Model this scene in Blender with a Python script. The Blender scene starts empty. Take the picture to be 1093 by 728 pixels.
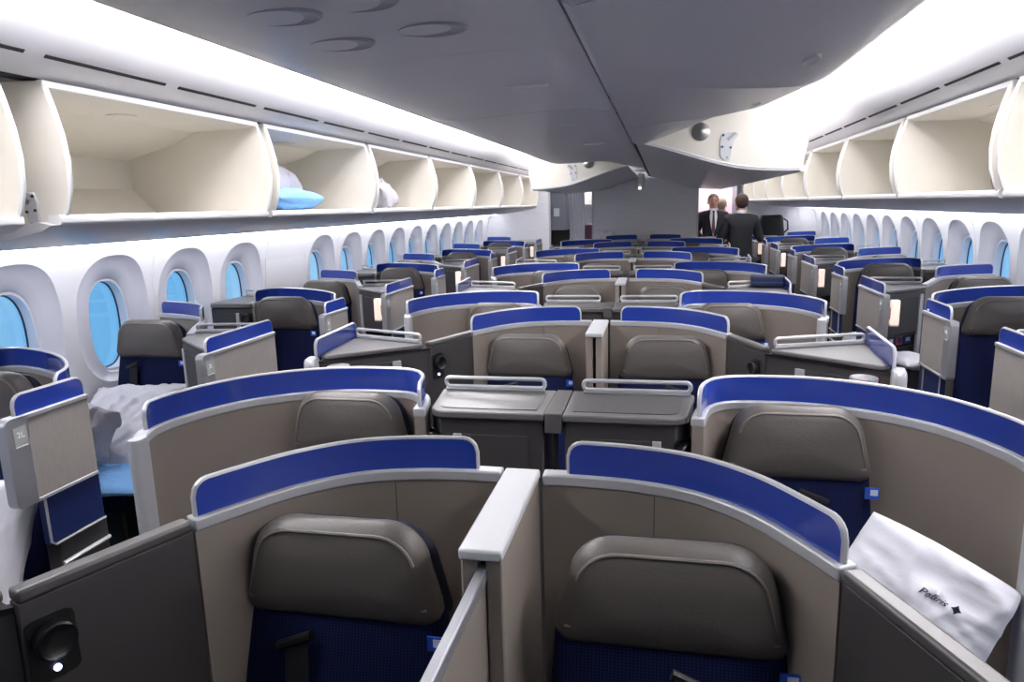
import bpy, math, random
from mathutils import Vector, Matrix, noise as mn
random.seed(7)
SC = bpy.context.scene
COL = SC.collection
PI = math.pi
SX = 1            # +1 builds right hand things, -1 mirrors them to the left

# ------------------------------------------------------------------ materials
def lin(c):
    return tuple(((x/255)/12.92 if x/255 <= .04045 else ((x/255+.055)/1.055)**2.4) for x in c)
def mat(name, rgb, rough=.5, metal=0., bump=0., scale=60., var=0., emit=0., spec=.5, stretch=(1,1,1), coat=0.):
    m = bpy.data.materials.new(name); m.use_nodes = True
    nt = m.node_tree; b = nt.nodes['Principled BSDF']
    c = lin(rgb)+(1,)
    b.inputs['Base Color'].default_value = c
    b.inputs['Roughness'].default_value = rough
    b.inputs['Metallic'].default_value = metal
    b.inputs['Specular IOR Level'].default_value = spec
    b.inputs['Coat Weight'].default_value = coat
    if emit:
        b.inputs['Emission Color'].default_value = c
        b.inputs['Emission Strength'].default_value = emit
    if bump or var:
        tc = nt.nodes.new('ShaderNodeTexCoord'); mp = nt.nodes.new('ShaderNodeMapping')
        mp.inputs['Scale'].default_value = stretch
        nz = nt.nodes.new('ShaderNodeTexNoise'); nz.inputs['Scale'].default_value = scale
        nz.inputs['Detail'].default_value = 3
        nt.links.new(tc.outputs['Object'], mp.inputs[0]); nt.links.new(mp.outputs[0], nz.inputs['Vector'])
        if bump:
            bp = nt.nodes.new('ShaderNodeBump'); bp.inputs['Strength'].default_value = bump
            bp.inputs['Distance'].default_value = .004
            nt.links.new(nz.outputs['Fac'], bp.inputs['Height']); nt.links.new(bp.outputs[0], b.inputs['Normal'])
        if var:
            mx = nt.nodes.new('ShaderNodeMix'); mx.data_type = 'RGBA'
            mx.inputs['A'].default_value = tuple(x*(1-var) for x in c[:3])+(1,)
            mx.inputs['B'].default_value = tuple(min(1, x*(1+var)) for x in c[:3])+(1,)
            nt.links.new(nz.outputs['Fac'], mx.inputs['Factor']); nt.links.new(mx.outputs['Result'], b.inputs['Base Color'])
    return m
def seat_fabric():
    m = mat('navy_fabric', (20, 30, 84), .85, spec=.2)
    nt = m.node_tree; b = nt.nodes['Principled BSDF']
    tc = nt.nodes.new('ShaderNodeTexCoord')
    w = nt.nodes.new('ShaderNodeTexWave'); w.inputs['Scale'].default_value = 46; w.inputs['Distortion'].default_value = .0
    w.bands_direction = 'X'
    br = nt.nodes.new('ShaderNodeTexWave'); br.inputs['Scale'].default_value = 60; br.bands_direction = 'Z'
    mul = nt.nodes.new('ShaderNodeMath'); mul.operation = 'MULTIPLY'
    mx = nt.nodes.new('ShaderNodeMix'); mx.data_type = 'RGBA'
    mx.inputs['A'].default_value = lin((11, 16, 44))+(1,); mx.inputs['B'].default_value = lin((26, 42, 100))+(1,)
    nt.links.new(tc.outputs['Object'], w.inputs['Vector']); nt.links.new(tc.outputs['Object'], br.inputs['Vector'])
    nt.links.new(w.outputs['Fac'], mul.inputs[0]); nt.links.new(br.outputs['Fac'], mul.inputs[1])
    nt.links.new(mul.outputs[0], mx.inputs['Factor']); nt.links.new(mx.outputs['Result'], b.inputs['Base Color'])
    return m
def pane_mat():
    m = bpy.data.materials.new('window_glass'); m.use_nodes = True; nt = m.node_tree
    nt.nodes.clear(); o = nt.nodes.new('ShaderNodeOutputMaterial'); mx = nt.nodes.new('ShaderNodeMixShader')
    t = nt.nodes.new('ShaderNodeBsdfTransparent'); t.inputs[0].default_value = (.95, .98, 1, 1)
    g = nt.nodes.new('ShaderNodeBsdfGlossy'); g.inputs['Roughness'].default_value = .05
    mx.inputs[0].default_value = .06
    nt.links.new(t.outputs[0], mx.inputs[1]); nt.links.new(g.outputs[0], mx.inputs[2]); nt.links.new(mx.outputs[0], o.inputs[0])
    return m
M = dict(
    wall=mat('cabin_wall', (243, 243, 247), .45, bump=.05, scale=300),
    reveal=mat('window_reveal', (226, 227, 236), .5),
    ceil=mat('cabin_ceiling', (246, 246, 248), .5),
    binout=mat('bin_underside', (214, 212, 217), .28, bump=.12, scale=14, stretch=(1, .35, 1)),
    binseam=mat('bin_seam', (30, 30, 34), .6),
    cream=mat('bin_cream', (226, 222, 212), .5, var=.02, scale=8),
    white=mat('white_trim', (234, 234, 234), .35),
    silver=mat('silver_trim', (196, 197, 200), .32, metal=.35), rail=mat('rail_trim', (186, 187, 190), .35, metal=.2), cap=mat('cap_trim', (198, 199, 202), .4),
    recess=mat('oval_recess', (168, 166, 172), .35),
    alu=mat('aluminium', (178, 180, 185), .35, metal=.6),
    taupe=mat('taupe_panel', (134, 124, 116), .6, bump=.25, scale=420, var=.04),
    door=mat('woven_panel', (156, 150, 145), .65, bump=.35, scale=260, stretch=(1, 1, .12), var=.14),
    dark=mat('charcoal_panel', (58, 55, 56), .55, bump=.2, scale=500, var=.06),
    dtop=mat('console_top', (100, 98, 99), .42, bump=.1, scale=400),
    dtrim=mat('charcoal_trim', (92, 90, 90), .35, metal=.3),
    blue=mat('privacy_blue', (36, 62, 156), .18, var=.05, scale=30, coat=.5),
    navyp=mat('navy_panel', (14, 34, 92), .5),
    leather=mat('taupe_leather', (95, 90, 86), .42, bump=.18, scale=180, var=.05),
    piping=mat('leather_piping', (128, 121, 115), .4),
    fabric=seat_fabric(), navyedge=mat('navy_edge', (14, 18, 40), .8),
    black=mat('black_plastic', (18, 18, 20), .35), blackm=mat('black_matte', (10, 10, 12), .8),
    strap=mat('belt_webbing', (24, 24, 28), .6, bump=.3, scale=300),
    tag=mat('blue_tag', (30, 80, 190), .6), tagw=mat('tag_white', (215, 228, 245), .6),
    lampc=mat('centre_cove_lamp', (255, 253, 255), .5, emit=20.),
    shade=mat('lamp_glow', (255, 226, 210), .5, emit=.55),
    led=mat('led', (190, 205, 255), .5, emit=4),
    linen=mat('white_linen', (218, 218, 225), .85, bump=.25, scale=30),
    blanket=mat('grey_blanket', (172, 170, 176), .95, bump=.5, scale=40, var=.12),
    lblue=mat('light_blue_cover', (128, 184, 240), .8, bump=.2, scale=40),
    carpet=mat('carpet', (96, 98, 108), .95, bump=.5, scale=500, var=.3),
    bulk=mat('bulkhead_laminate', (236, 236, 240), .6, bump=.15, scale=60, stretch=(.1, .1, 1), var=.1),
    frame=mat('bulkhead_frame', (196, 198, 204), .4, metal=.3),
    bolt=mat('bolt_metal', (150, 150, 150), .35, metal=.9),
    glass=pane_mat(), gasket=mat('window_gasket', (40, 62, 92), .5),
    placard=mat('placard', (168, 172, 170), .4), textw=mat('placard_text', (250, 250, 250), .5, emit=.15),
    skin=mat('skin', (205, 160, 138), .55), suit=mat('dark_suit', (34, 36, 42), .8, bump=.2, scale=200),
    shirt=mat('white_shirt', (232, 234, 242), .7), tie=mat('maroon_tie', (86, 40, 56), .6),
    hairg=mat('grey_hair', (138, 124, 108), .8, bump=.5, scale=90), hairb=mat('brown_hair', (62, 44, 38), .8, bump=.5, scale=90),
    purple=mat('purple_leather', (92, 58, 84), .5), bag=mat('navy_bag', (24, 32, 58), .7, bump=.2, scale=90),
    bagb=mat('black_bag', (26, 27, 33), .6, bump=.2, scale=70), galley=mat('galley_grey', (112, 117, 128), .5),
    pink=mat('lit_lavatory_wall', (240, 224, 232), .6), ink=mat('dark_ink', (34, 34, 52), .8),
    plasticbag=mat('black_film', (14, 14, 16), .18, bump=1., scale=18),
    lamp=mat('cove_lamp', (255, 253, 255), .5, emit=26.), lampw=mat('wash_lamp', (248, 248, 255), .5, emit=12.),
    magr=mat('magazine_red', (150, 66, 70), .5), magb=mat('magazine_blue', (28, 66, 130), .5),
)

# ------------------------------------------------------------------ mesh builder
class G:
    def __init__(s): s.v = []; s.f = []
    def add(s, vs, fs):
        o = len(s.v); s.v += [tuple(p) for p in vs]; s.f += [tuple(i+o for i in f) for f in fs]
    def box(s, x0, x1, y0, y1, z0, z1):
        s.prism([(x0, y0), (x1, y0), (x1, y1), (x0, y1)], z0, z1); return s
    def prism(s, poly, z0, z1):
        n = len(poly)
        a = sum(poly[i][0]*poly[(i+1) % n][1]-poly[(i+1) % n][0]*poly[i][1] for i in range(n))
        if a < 0: poly = poly[::-1]
        s.add([(p[0], p[1], z0) for p in poly]+[(p[0], p[1], z1) for p in poly],
              [tuple(range(n))[::-1], tuple(range(n, 2*n))]+[(i, (i+1) % n, (i+1) % n+n, i+n) for i in range(n)]); return s
    def prismy(s, poly, y0, y1):      # poly in x,z
        n = len(poly)
        a = sum(poly[i][0]*poly[(i+1) % n][1]-poly[(i+1) % n][0]*poly[i][1] for i in range(n))
        if a > 0: poly = poly[::-1]
        s.add([(p[0], y0, p[1]) for p in poly]+[(p[0], y1, p[1]) for p in poly],
              [tuple(range(n))[::-1], tuple(range(n, 2*n))]+[(i, (i+1) % n, (i+1) % n+n, i+n) for i in range(n)]); return s
    def ribbon(s, path, z0, z1, t, closed=False):
        # z1 may be a list (a height per point)
        n = len(path); L = []; R = []
        for i, p in enumerate(path):
            a = path[max(i-1, 0)]; b = path[min(i+1, n-1)]
            d = Vector((b[0]-a[0], b[1]-a[1])).normalized(); nn = Vector((-d.y, d.x))
            L.append((p[0]+nn.x*t/2, p[1]+nn.y*t/2)); R.append((p[0]-nn.x*t/2, p[1]-nn.y*t/2))
        Z1 = z1 if isinstance(z1, (list, tuple)) else [z1]*n
        vs = []
        for i in range(n): vs += [(*L[i], z0), (*R[i], z0), (*R[i], Z1[i]), (*L[i], Z1[i])]
        fs = [(0, 1, 2, 3), (4*n-1, 4*n-2, 4*n-3, 4*n-4)]
        for i in range(n-1):
            for k in range(4):
                a = 4*i+k; b = 4*i+(k+1) % 4
                fs.append((a, a+4, b+4, b))
        s.add(vs, fs); return s
    def tube(s, path, r, n=8, closed=False):
        P = [Vector(p) for p in path]; m = len(P); vs = []; fs = []
        up = Vector((0, 0, 1)); prev = None
        for i in range(m):
            if closed: d = (P[(i+1) % m]-P[i-1]).normalized()
            else: d = (P[min(i+1, m-1)]-P[max(i-1, 0)]).normalized()
            if prev is None:
                ref = up if abs(d.z) < .9 else Vector((1, 0, 0))
                u = d.cross(ref).normalized()
            else:
                u = (prev-d*prev.dot(d))
                u = u.normalized() if u.length > 1e-6 else d.cross(up).normalized()
            prev = u; w = d.cross(u)
            for k in range(n):
                a = 2*PI*k/n; vs.append(P[i]+(u*math.cos(a)+w*math.sin(a))*r)
        rng = m if closed else m-1
        for i in range(rng):
            for k in range(n):
                a = i*n+k; b = i*n+(k+1) % n; j = (i+1) % m
                fs.append((a, j*n+k, j*n+(k+1) % n, b)) 
        if not closed:
            fs.append(tuple(range(n))); fs.append(tuple(range((m-1)*n, m*n))[::-1])
        s.add(vs, fs); return s
    def lathe(s, prof, c, axis='z', n=20):
        vs = []; fs = []
        for r, h in prof:
            for k in range(n):
                a = 2*PI*k/n; q = (r*math.cos(a), r*math.sin(a), h)
                if axis == 'y': q = (q[0], q[2], q[1])
                if axis == 'x': q = (q[2], q[0], q[1])
                vs.append((c[0]+q[0], c[1]+q[1], c[2]+q[2]))
        for i in range(len(prof)-1):
            for k in range(n):
                fs.append((i*n+k, i*n+(k+1) % n, (i+1)*n+(k+1) % n, (i+1)*n+k))
        fs.append(tuple(range(n))[::-1]); fs.append(tuple(range((len(prof)-1)*n, len(prof)*n)))
        s.add(vs, fs); return s
    def cushion(s, outline, yc, depth, r, c=None, lean=0., z0=0., bulge=.01):
        # rounded pad whose outline lies in x,z and whose thickness runs along y
        xs = [p[0] for p in outline]; zs = [p[1] for p in outline]
        cx = (min(xs)+max(xs))/2; cz = (min(zs)+max(zs))/2; hx = (max(xs)-min(xs))/2; hz = (max(zs)-min(zs))/2
        n = len(outline); rings = []
        def ring(kx, kz, y): rings.append([(cx+(p[0]-cx)*kx, y+lean*(cz+(p[1]-cz)*kz-z0), cz+(p[1]-cz)*kz) for p in outline])
        A = 7
        for f in (.25, .55, .8): ring(f*(1-r/hx), f*(1-r/hz), yc-depth/2-bulge*(1-f*f))
        for i in range(A+1):
            a = -PI/2+PI*i/A; ins = r*(1-math.cos(a)); ring(1-ins/hx, 1-ins/hz, yc+depth/2*math.sin(a))
        for f in (.8, .55, .25): ring(f*(1-r/hx), f*(1-r/hz), yc+depth/2+bulge*.3*(1-f*f))
        vs = [p for q in rings for p in q]; fs = []
        for i in range(len(rings)-1):
            for k in range(n):
                fs.append((i*n+k, i*n+(k+1) % n, (i+1)*n+(k+1) % n, (i+1)*n+k))
        fs.append(tuple(range(n))[::-1]); fs.append(tuple(range((len(rings)-1)*n, len(rings)*n)))
        s.add(vs, fs); return s
    def facebox(s, A, B, u0, u1, z0, z1, o0, o1):
        # box on the wall that runs A->B, pushed out to the right hand side of A->B
        d = Vector((B[0]-A[0], B[1]-A[1])).normalized(); nn = Vector((d.y, -d.x)); a = Vector(A)
        q = [a+d*u0+nn*o0, a+d*u1+nn*o0, a+d*u1+nn*o1, a+d*u0+nn*o1]
        return s.prism([(p.x, p.y) for p in q], z0, z1)

def setp(o, label=None, cat=None, group=None, kind=None):
    if label: o['label'] = label
    if cat: o['category'] = cat
    if group: o['group'] = group
    if kind: o['kind'] = kind
    return o
def thing(name, label, cat, loc=(0, 0, 0), group=None):
    o = bpy.data.objects.new(name, None); COL.objects.link(o); o.empty_display_size = .05
    o.location = (loc[0]*SX, loc[1], loc[2]); return setp(o, label, cat, group)
def org(p):
    v = Vector((0, 0, 0))
    while p is not None: v += Vector(p.location); p = p.parent
    return v
def build(name, g, m, parent=None, bevel=0., angle=38, mirror=True, recalc=True):
    o0 = org(parent); sx = SX if mirror else 1
    me = bpy.data.meshes.new(name)
    me.from_pydata([(p[0]*sx-o0.x, p[1]-o0.y, p[2]-o0.z) for p in g.v], [], [f for f in g.f])
    me.materials.append(M[m] if isinstance(m, str) else m)
    import bmesh
    bm = bmesh.new(); bm.from_mesh(me)
    if recalc: bmesh.ops.recalc_face_normals(bm, faces=bm.faces[:])
    for f in bm.faces: f.smooth = True
    bm.to_mesh(me); bm.free()
    me.set_sharp_from_angle(angle=math.radians(angle))
    o = bpy.data.objects.new(name, me); COL.objects.link(o); o.parent = parent
    if bevel:
        b = o.modifiers.new('b', 'BEVEL'); b.width = bevel; b.segments = 2; b.limit_method = 'ANGLE'; b.angle_limit = math.radians(40)
        b.harden_normals = False
    return o
def struct(name, g, m, parent=None, **k):
    o = build(name, g, m, parent, **k)
    if parent is None: o['kind'] = 'structure'
    return o
def copy_tree(o, parent=None):
    c = o.copy(); COL.objects.link(c); c.parent = parent
    for ch in list(o.children): copy_tree(ch, c)
    return c
def smooth(path, n=24, dense_ends=0):
    P = [Vector(p) for p in path]; P = [2*P[0]-P[1]]+P+[2*P[-1]-P[-2]]; out = []
    for i in range(1, len(P)-2):
        for k in range(10):
            t = k/10; a, b, c, d = P[i-1:i+3]
            out.append(.5*((2*b)+(-a+c)*t+(2*a-5*b+4*c-d)*t*t+(-a+3*b-3*c+d)*t**3))
    out.append(P[-2]); return resample(out, n)
def resample(P, n, dense=False):
    P = [Vector(p) for p in P]; S = [0]
    for i in range(1, len(P)): S.append(S[-1]+(P[i]-P[i-1]).length)
    L = S[-1]
    T = [L*i/n for i in range(n+1)]
    if dense:
        e = [0, .004, .010, .018, .028, .038]
        T = e+[.045+(L-.09)*i/n for i in range(n+1)]+[L-x for x in e[::-1]]
    out = []; j = 0
    for t in T:
        while j < len(S)-2 and S[j+1] < t: j += 1
        f = (t-S[j])/max(S[j+1]-S[j], 1e-9); out.append(tuple(P[j].lerp(P[j+1], min(1, max(0, f)))))
    return out
def arc_len(P): return [sum((Vector(P[i])-Vector(P[i-1])).length for i in range(1, j+1)) for j in range(len(P))]
def sub(P, a, b):
    S = arc_len(P); L = S[-1]; Q = resample(P, 120); return Q[int(a*120):int(b*120)+1]
def round_poly(pts, rad, n=6):
    out = []; m = len(pts)
    for i in range(m):
        p = Vector(pts[i]); a = (Vector(pts[i-1])-p).normalized(); b = (Vector(pts[(i+1) % m])-p).normalized()
        r = rad[i] if isinstance(rad, (list, tuple)) else rad
        th = a.angle(b); t = r/math.tan(th/2); c = p+(a+b).normalized()*(r/math.sin(th/2))
        s = p+a*t; e = p+b*t; a0 = math.atan2(s.y-c.y, s.x-c.x); a1 = math.atan2(e.y-c.y, e.x-c.x)
        while a1-a0 > PI: a1 -= 2*PI
        while a1-a0 < -PI: a1 += 2*PI
        for k in range(n+1): a_ = a0+(a1-a0)*k/n; out.append((c.x+r*math.cos(a_), c.y+r*math.sin(a_)))
    return out

def text_mesh(name, body, size, m, parent, loc, rot, shear=0., extrude=.0006):
    cu = bpy.data.curves.new(name, 'FONT'); cu.body = body; cu.size = size; cu.extrude = extrude; cu.shear = shear; cu.align_x = 'CENTER'; cu.align_y = 'CENTER'
    to = bpy.data.objects.new('tmp', cu); COL.objects.link(to)
    me = bpy.data.meshes.new_from_object(to); bpy.data.objects.remove(to); bpy.data.curves.remove(cu)
    me.materials.clear(); me.materials.append(M[m]); me.name = name
    o = bpy.data.objects.new(name, me); COL.objects.link(o); o.parent = parent; o.location = loc; o.rotation_euler = rot
    return o
# ------------------------------------------------------------------ cabin numbers
Y0, P = 1.03, 2.0          # front of the first centre divider, two-row pitch
ZT, ZR, ZG = 1.125, 1.15, 1.217   # top of shells, of their rail, of the blue glass
YEND = 11.8
ORD = ['first', 'second', 'third', 'fourth', 'fifth', 'sixth']
SIDE = {1: 'right', -1: 'left'}

def glass(path, parent, zb=ZR, h=ZG-ZR, name='privacy_glass', t=.012, r=.03):
    Q = resample(path, 28, dense=True); S = arc_len(Q); L = S[-1]
    def z(s):
        e = min(s, L-s)
        return zb+h if e >= r else zb+h-r+math.sqrt(max(0, r*r-(r-e)**2))
    Z = [z(s) for s in S]
    g = build(name, G().ribbon(Q, zb-.004, Z, t), 'blue', parent, angle=60)
    T = [(Q[0][0], Q[0][1], zb-.004)]+[(q[0], q[1], zz) for q, zz in zip(Q, Z)]+[(Q[-1][0], Q[-1][1], zb-.004)]
    build('glass_frame', G().tube(T, .0062, 8), 'silver', g)
    return g
def rail_loop(A, B, z, h=.034, parent=None, name='guard_rail', r=.0065):
    a = Vector((*A, z)); b = Vector((*B, z)); d = (b-a).normalized(); q = .012; up = Vector((0, 0, 1))
    pts = []
    def corner(c, u, v):
        for k in range(5):
            t = k/4*PI/2; pts.append(c+u*q*(1-math.sin(t))+v*q*(1-math.cos(t)))
    corner(a+up*.008, up, d); pts_ = pts; 
    corner(b+up*.008, -d, up); corner(b+up*h, -up, -d); corner(a+up*h, d, -up)
    g = G().tube([tuple(p) for p in pts], r, 8, closed=True)
    g.tube([tuple(a+up*.002), tuple(b+up*.002)], .006, 6)
    return build(name, g, 'silver', parent)

HEAD = round_poly([(-.215, 0), (.215, 0), (.165, .205), (-.165, .205)], [.03, .03, .085, .085], 7)
BACK = round_poly([(-.245, .40), (.245, .40), (.208, .955), (-.208, .955)], [.04, .04, .03, .03], 4)
def seat(cx, y, dz, label, group, belt=True, w=1.):
    """cx, y: middle of the backrest's front (y = plane of the headrest's front)"""
    t = thing('business_seat', label, 'seat', (cx, y, 0), group)
    h0 = .915+dz
    hd = build('headrest', G().cushion([(cx+p[0]*w, h0+p[1]) for p in HEAD], y+.04, .08, .035, bulge=.012), 'leather', t)
    pip = [(cx+p[0]*.90*w, y+.004, h0+.1+(p[1]-.1)*.86) for p in HEAD if p[1] > .03]
    build('piping', G().tube(pip, .0035, 6), 'piping', hd)
    build('headrest_back', G().cushion([(cx+p[0]*1.01*w, h0-.02+p[1]*1.0) for p in HEAD], y+.09, .035, .016, bulge=0), 'navyedge', t)
    build('backrest', G().cushion([(cx+p[0]*w, p[1]+dz) for p in BACK], y+.06, .08, .03, lean=.20, z0=.95, bulge=.012), 'fabric', t)
    q = round_poly([(cx-.245, y-.60), (cx+.245, y-.60), (cx+.245, y-.03), (cx-.245, y-.03)], [.06, .06, .02, .02], 4)
    g = G(); n = len(q); rings = []
    for zz, ins in ((.36, .02), (.375, .0), (.45, .0), (.47, .008), (.482, .03), (.488, .09)):
        rings.append([(cx+(p[0]-cx)*(1-ins/.245), y-.29+(p[1]-y+.29)*(1-ins/.31), zz) for p in q])
    g.add([p for r in rings for p in r], [(i*n+k, i*n+(k+1) % n, (i+1)*n+(k+1) % n, (i+1)*n+k) for i in range(5) for k in range(n)]+[tuple(range(n))[::-1], tuple(range(5*n, 6*n))])
    build('seat_cushion', g, 'fabric', t)
    build('seat_base', G().box(cx-.225, cx+.225, y-.55, y-.03, .0, .36), 'black', t, bevel=.015)
    if belt:
        yb = lambda z: y+.06-.04-.012+.20*(z-dz-.95)-.010
        bx = cx-.02*SX+.06
        zt = .885+dz
        b = G(); W = .024
        rows = [(bx, zt), (bx-.004, zt-.1), (bx-.015, zt-.25), (bx-.03, zt-.40)]
        vs = []
        for (xx, zz) in rows: vs += [(xx-W, yb(zz), zz), (xx+W, yb(zz), zz), (xx+W, yb(zz)-.003, zz), (xx-W, yb(zz)-.003, zz)]
        fs = [(i*4+k, i*4+(k+1) % 4, i*4+4+(k+1) % 4, i*4+4+k) for i in range(3) for k in range(4)]+[(0, 1, 2, 3), (15, 14, 13, 12)]
        b.add(vs, fs); bo = build('seat_belt', b, 'strap', t)
        # slanted slot guide the strap leaves
        a = Vector((bx-.035, 0, zt+.014)); c = Vector((bx+.035, 0, zt-.012)); g = G()
        g.tube([(a.x, yb(a.z)-.006, a.z), (c.x, yb(c.z)-.006, c.z)], .011, 8)
        build('belt_guide', g, 'black', bo)
    tx = cx*SX+.198*w; tz = .895+dz      # always on the picture's right of the seat
    g = G(); yy = y+.0
    g.box(tx-.012, tx+.022, yy-.004, yy, tz-.012, tz+.018)
    tg = build('fabric_tag', g, 'tag', t, mirror=False)
    g = G(); g.box(tx+.0, tx+.018, yy-.0055, yy-.0035, tz-.002, tz+.014)
    build('tag_emblem', g, 'tagw', tg, mirror=False)
    return t

def reading_light(A, B, u, z, parent, out=.0):
    d = Vector((B[0]-A[0], B[1]-A[1])).normalized(); nn = Vector((d.y, -d.x)); c = Vector(A)+d*u
    def disc(r, o0, o1, zc, m, nm, par, ring=None):
        g = G(); n = 24; vs = []; fs = []
        prof = [(r*.96, o0), (r, o0+.002), (r, o1-.003), (r*.9, o1), (r*.8, o1-.003), (r*.35, o1-.006)]
        for rr, oo in prof:
            for k in range(n):
                a = 2*PI*k/n; p = c+d*rr*math.cos(a)+nn*oo; vs.append((p.x, p.y, zc+rr*math.sin(a)))
        fs = [(i*n+k, i*n+(k+1) % n, (i+1)*n+(k+1) % n, (i+1)*n+k) for i in range(len(prof)-1) for k in range(n)]
        fs += [tuple(range(n))[::-1], tuple(range((len(prof)-1)*n, len(prof)*n))]
        g.add(vs, fs); return build(nm, g, m, par)
    g = G(); o = [(u+p[0], z-.02+p[1]) for p in round_poly([(-.036, -.05), (.036, -.05), (.036, .058), (-.036, .058)], .012, 4)]
    vs = []; n = len(o)
    for oo in (out, out+.004):
        for uu, zz in o: p = Vector(A)+d*uu+nn*oo; vs.append((p.x, p.y, zz))
    g.add(vs, [tuple(range(n))[::-1], tuple(range(n, 2*n))]+[(k, (k+1) % n, (k+1) % n+n, k+n) for k in range(n)])
    pl = build('reading_light', g, 'black', parent)
    disc(.031, out+.003, out+.026, z, 'black', 'light_housing', pl)
    sw = Vector(A)+d*u+nn*(out+.004); g = G(); vs = []
    for oo in (0, .004):
        for k in range(14): a = 2*PI*k/14; p = sw+d*.0055*math.cos(a)+nn*oo; vs.append((p.x, p.y, z-.052+.0055*math.sin(a)))
    g.add(vs, [tuple(range(14))[::-1], tuple(range(14, 28))]+[(k, (k+1) % 14, (k+1) % 14+14, k+14) for k in range(14)])
    build('light_switch', g, 'led', pl)

def lamp_cup(c, z0, z1, r, parent):
    l = build('side_lamp', G().lathe([(r*.9, z0), (r, z0+.008), (r, z1-.004), (r*.99, z1)], c, n=24), 'shade', parent)
    build('lamp_rim', G().lathe([(r*1.04, z1-.004), (r*1.06, z1+.002), (r*1.02, z1+.008), (r*.8, z1+.004), (r*.3, z1-.0)], c, n=24), 'alu', l)

# ------------------------------------------------------------------ centre section, pair rows
def centre_divider(yb, label, screen):
    t = thing('centre_divider', label, 'seat divider', (0, yb, 0), 'divider pillars between the centre pairs')
    g = G(); g.box(-.036, -.007, yb+.008, yb+.37, 0, 1.135); g.box(.007, .036, yb+.008, yb+.37, 0, 1.135)
    build('divider_post', g, 'taupe', t, bevel=.004)
    build('screen_slot', G().box(-.0068, .0068, yb+.03, yb+.36, .0, 1.13), 'blackm', t)
    build('divider_cap', G().box(-.038, .038, yb, yb+.375, 1.135, 1.155), 'cap', t, bevel=.005)
    if screen:
        build('screen_rail', G().box(-.009, .009, yb-.62, yb+.028, 1.095, 1.118), 'alu', t, bevel=.003)
        build('sliding_screen', G().box(-.005, .005, yb-.61, yb+.028, .45, 1.095), 'taupe', t)
def partition(path, gl, label, group, loc, post=None, name='suite_partition', cap_ends=(0, 0)):
    t = thing(name, label, 'partition', (loc[0], loc[1], 0), group)
    Q = smooth(path, 40)
    build('shell_panel', G().ribbon(Q, .03, ZT, .03), 'taupe', t, angle=50)
    build('shell_rail', G().ribbon(Q, ZT, ZR, .036), 'rail', t, bevel=.004, angle=50)
    for i in ((14,) if path[0][0] < .1 else (20,)):
        build('panel_joint', G().tube([(Q[i][0], Q[i][1]-.0145, .4), (Q[i][0], Q[i][1]-.0145, ZT-.002)], .0016, 6), 'dark', t)
    glass(sub(Q, *gl), t)
    if post:
        x0, x1, y0, y1 = post
        o = round_poly([(x0, y0), (x1, y0), (x1, y1), (x0, y1)], .018, 4)
        g = G(); n = len(o); rings = []
        cx, cy = (x0+x1)/2, (y0+y1)/2
        for zz, s in ((0, 1), (ZR-.014, 1), (ZR-.006, .95), (ZR-.001, .86)):
            rings.append([(cx+(p[0]-cx)*s, cy+(p[1]-cy)*(1 if s == 1 else .5+.5*s), zz) for p in o])
        g.add([p for r in rings for p in r], [(i*n+k, i*n+(k+1) % n, (i+1)*n+(k+1) % n, (i+1)*n+k) for i in range(3) for k in range(n)]+[tuple(range(n))[::-1], tuple(range(3*n, 4*n))])
        build('end_post', g, 'silver', t)
    return t
PATH_A = [(.045, .372), (.12, .372), (.24, .36), (.36, .32), (.46, .235), (.53, .13), (.575, .05)]
PATH_B = [(1.035, .47), (1.062, .56), (1.04, .68), (.97, .82), (.86, .92), (.72, .985), (.58, 1.0), (.47, .985), (.41, .92), (.385, .80)]

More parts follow.
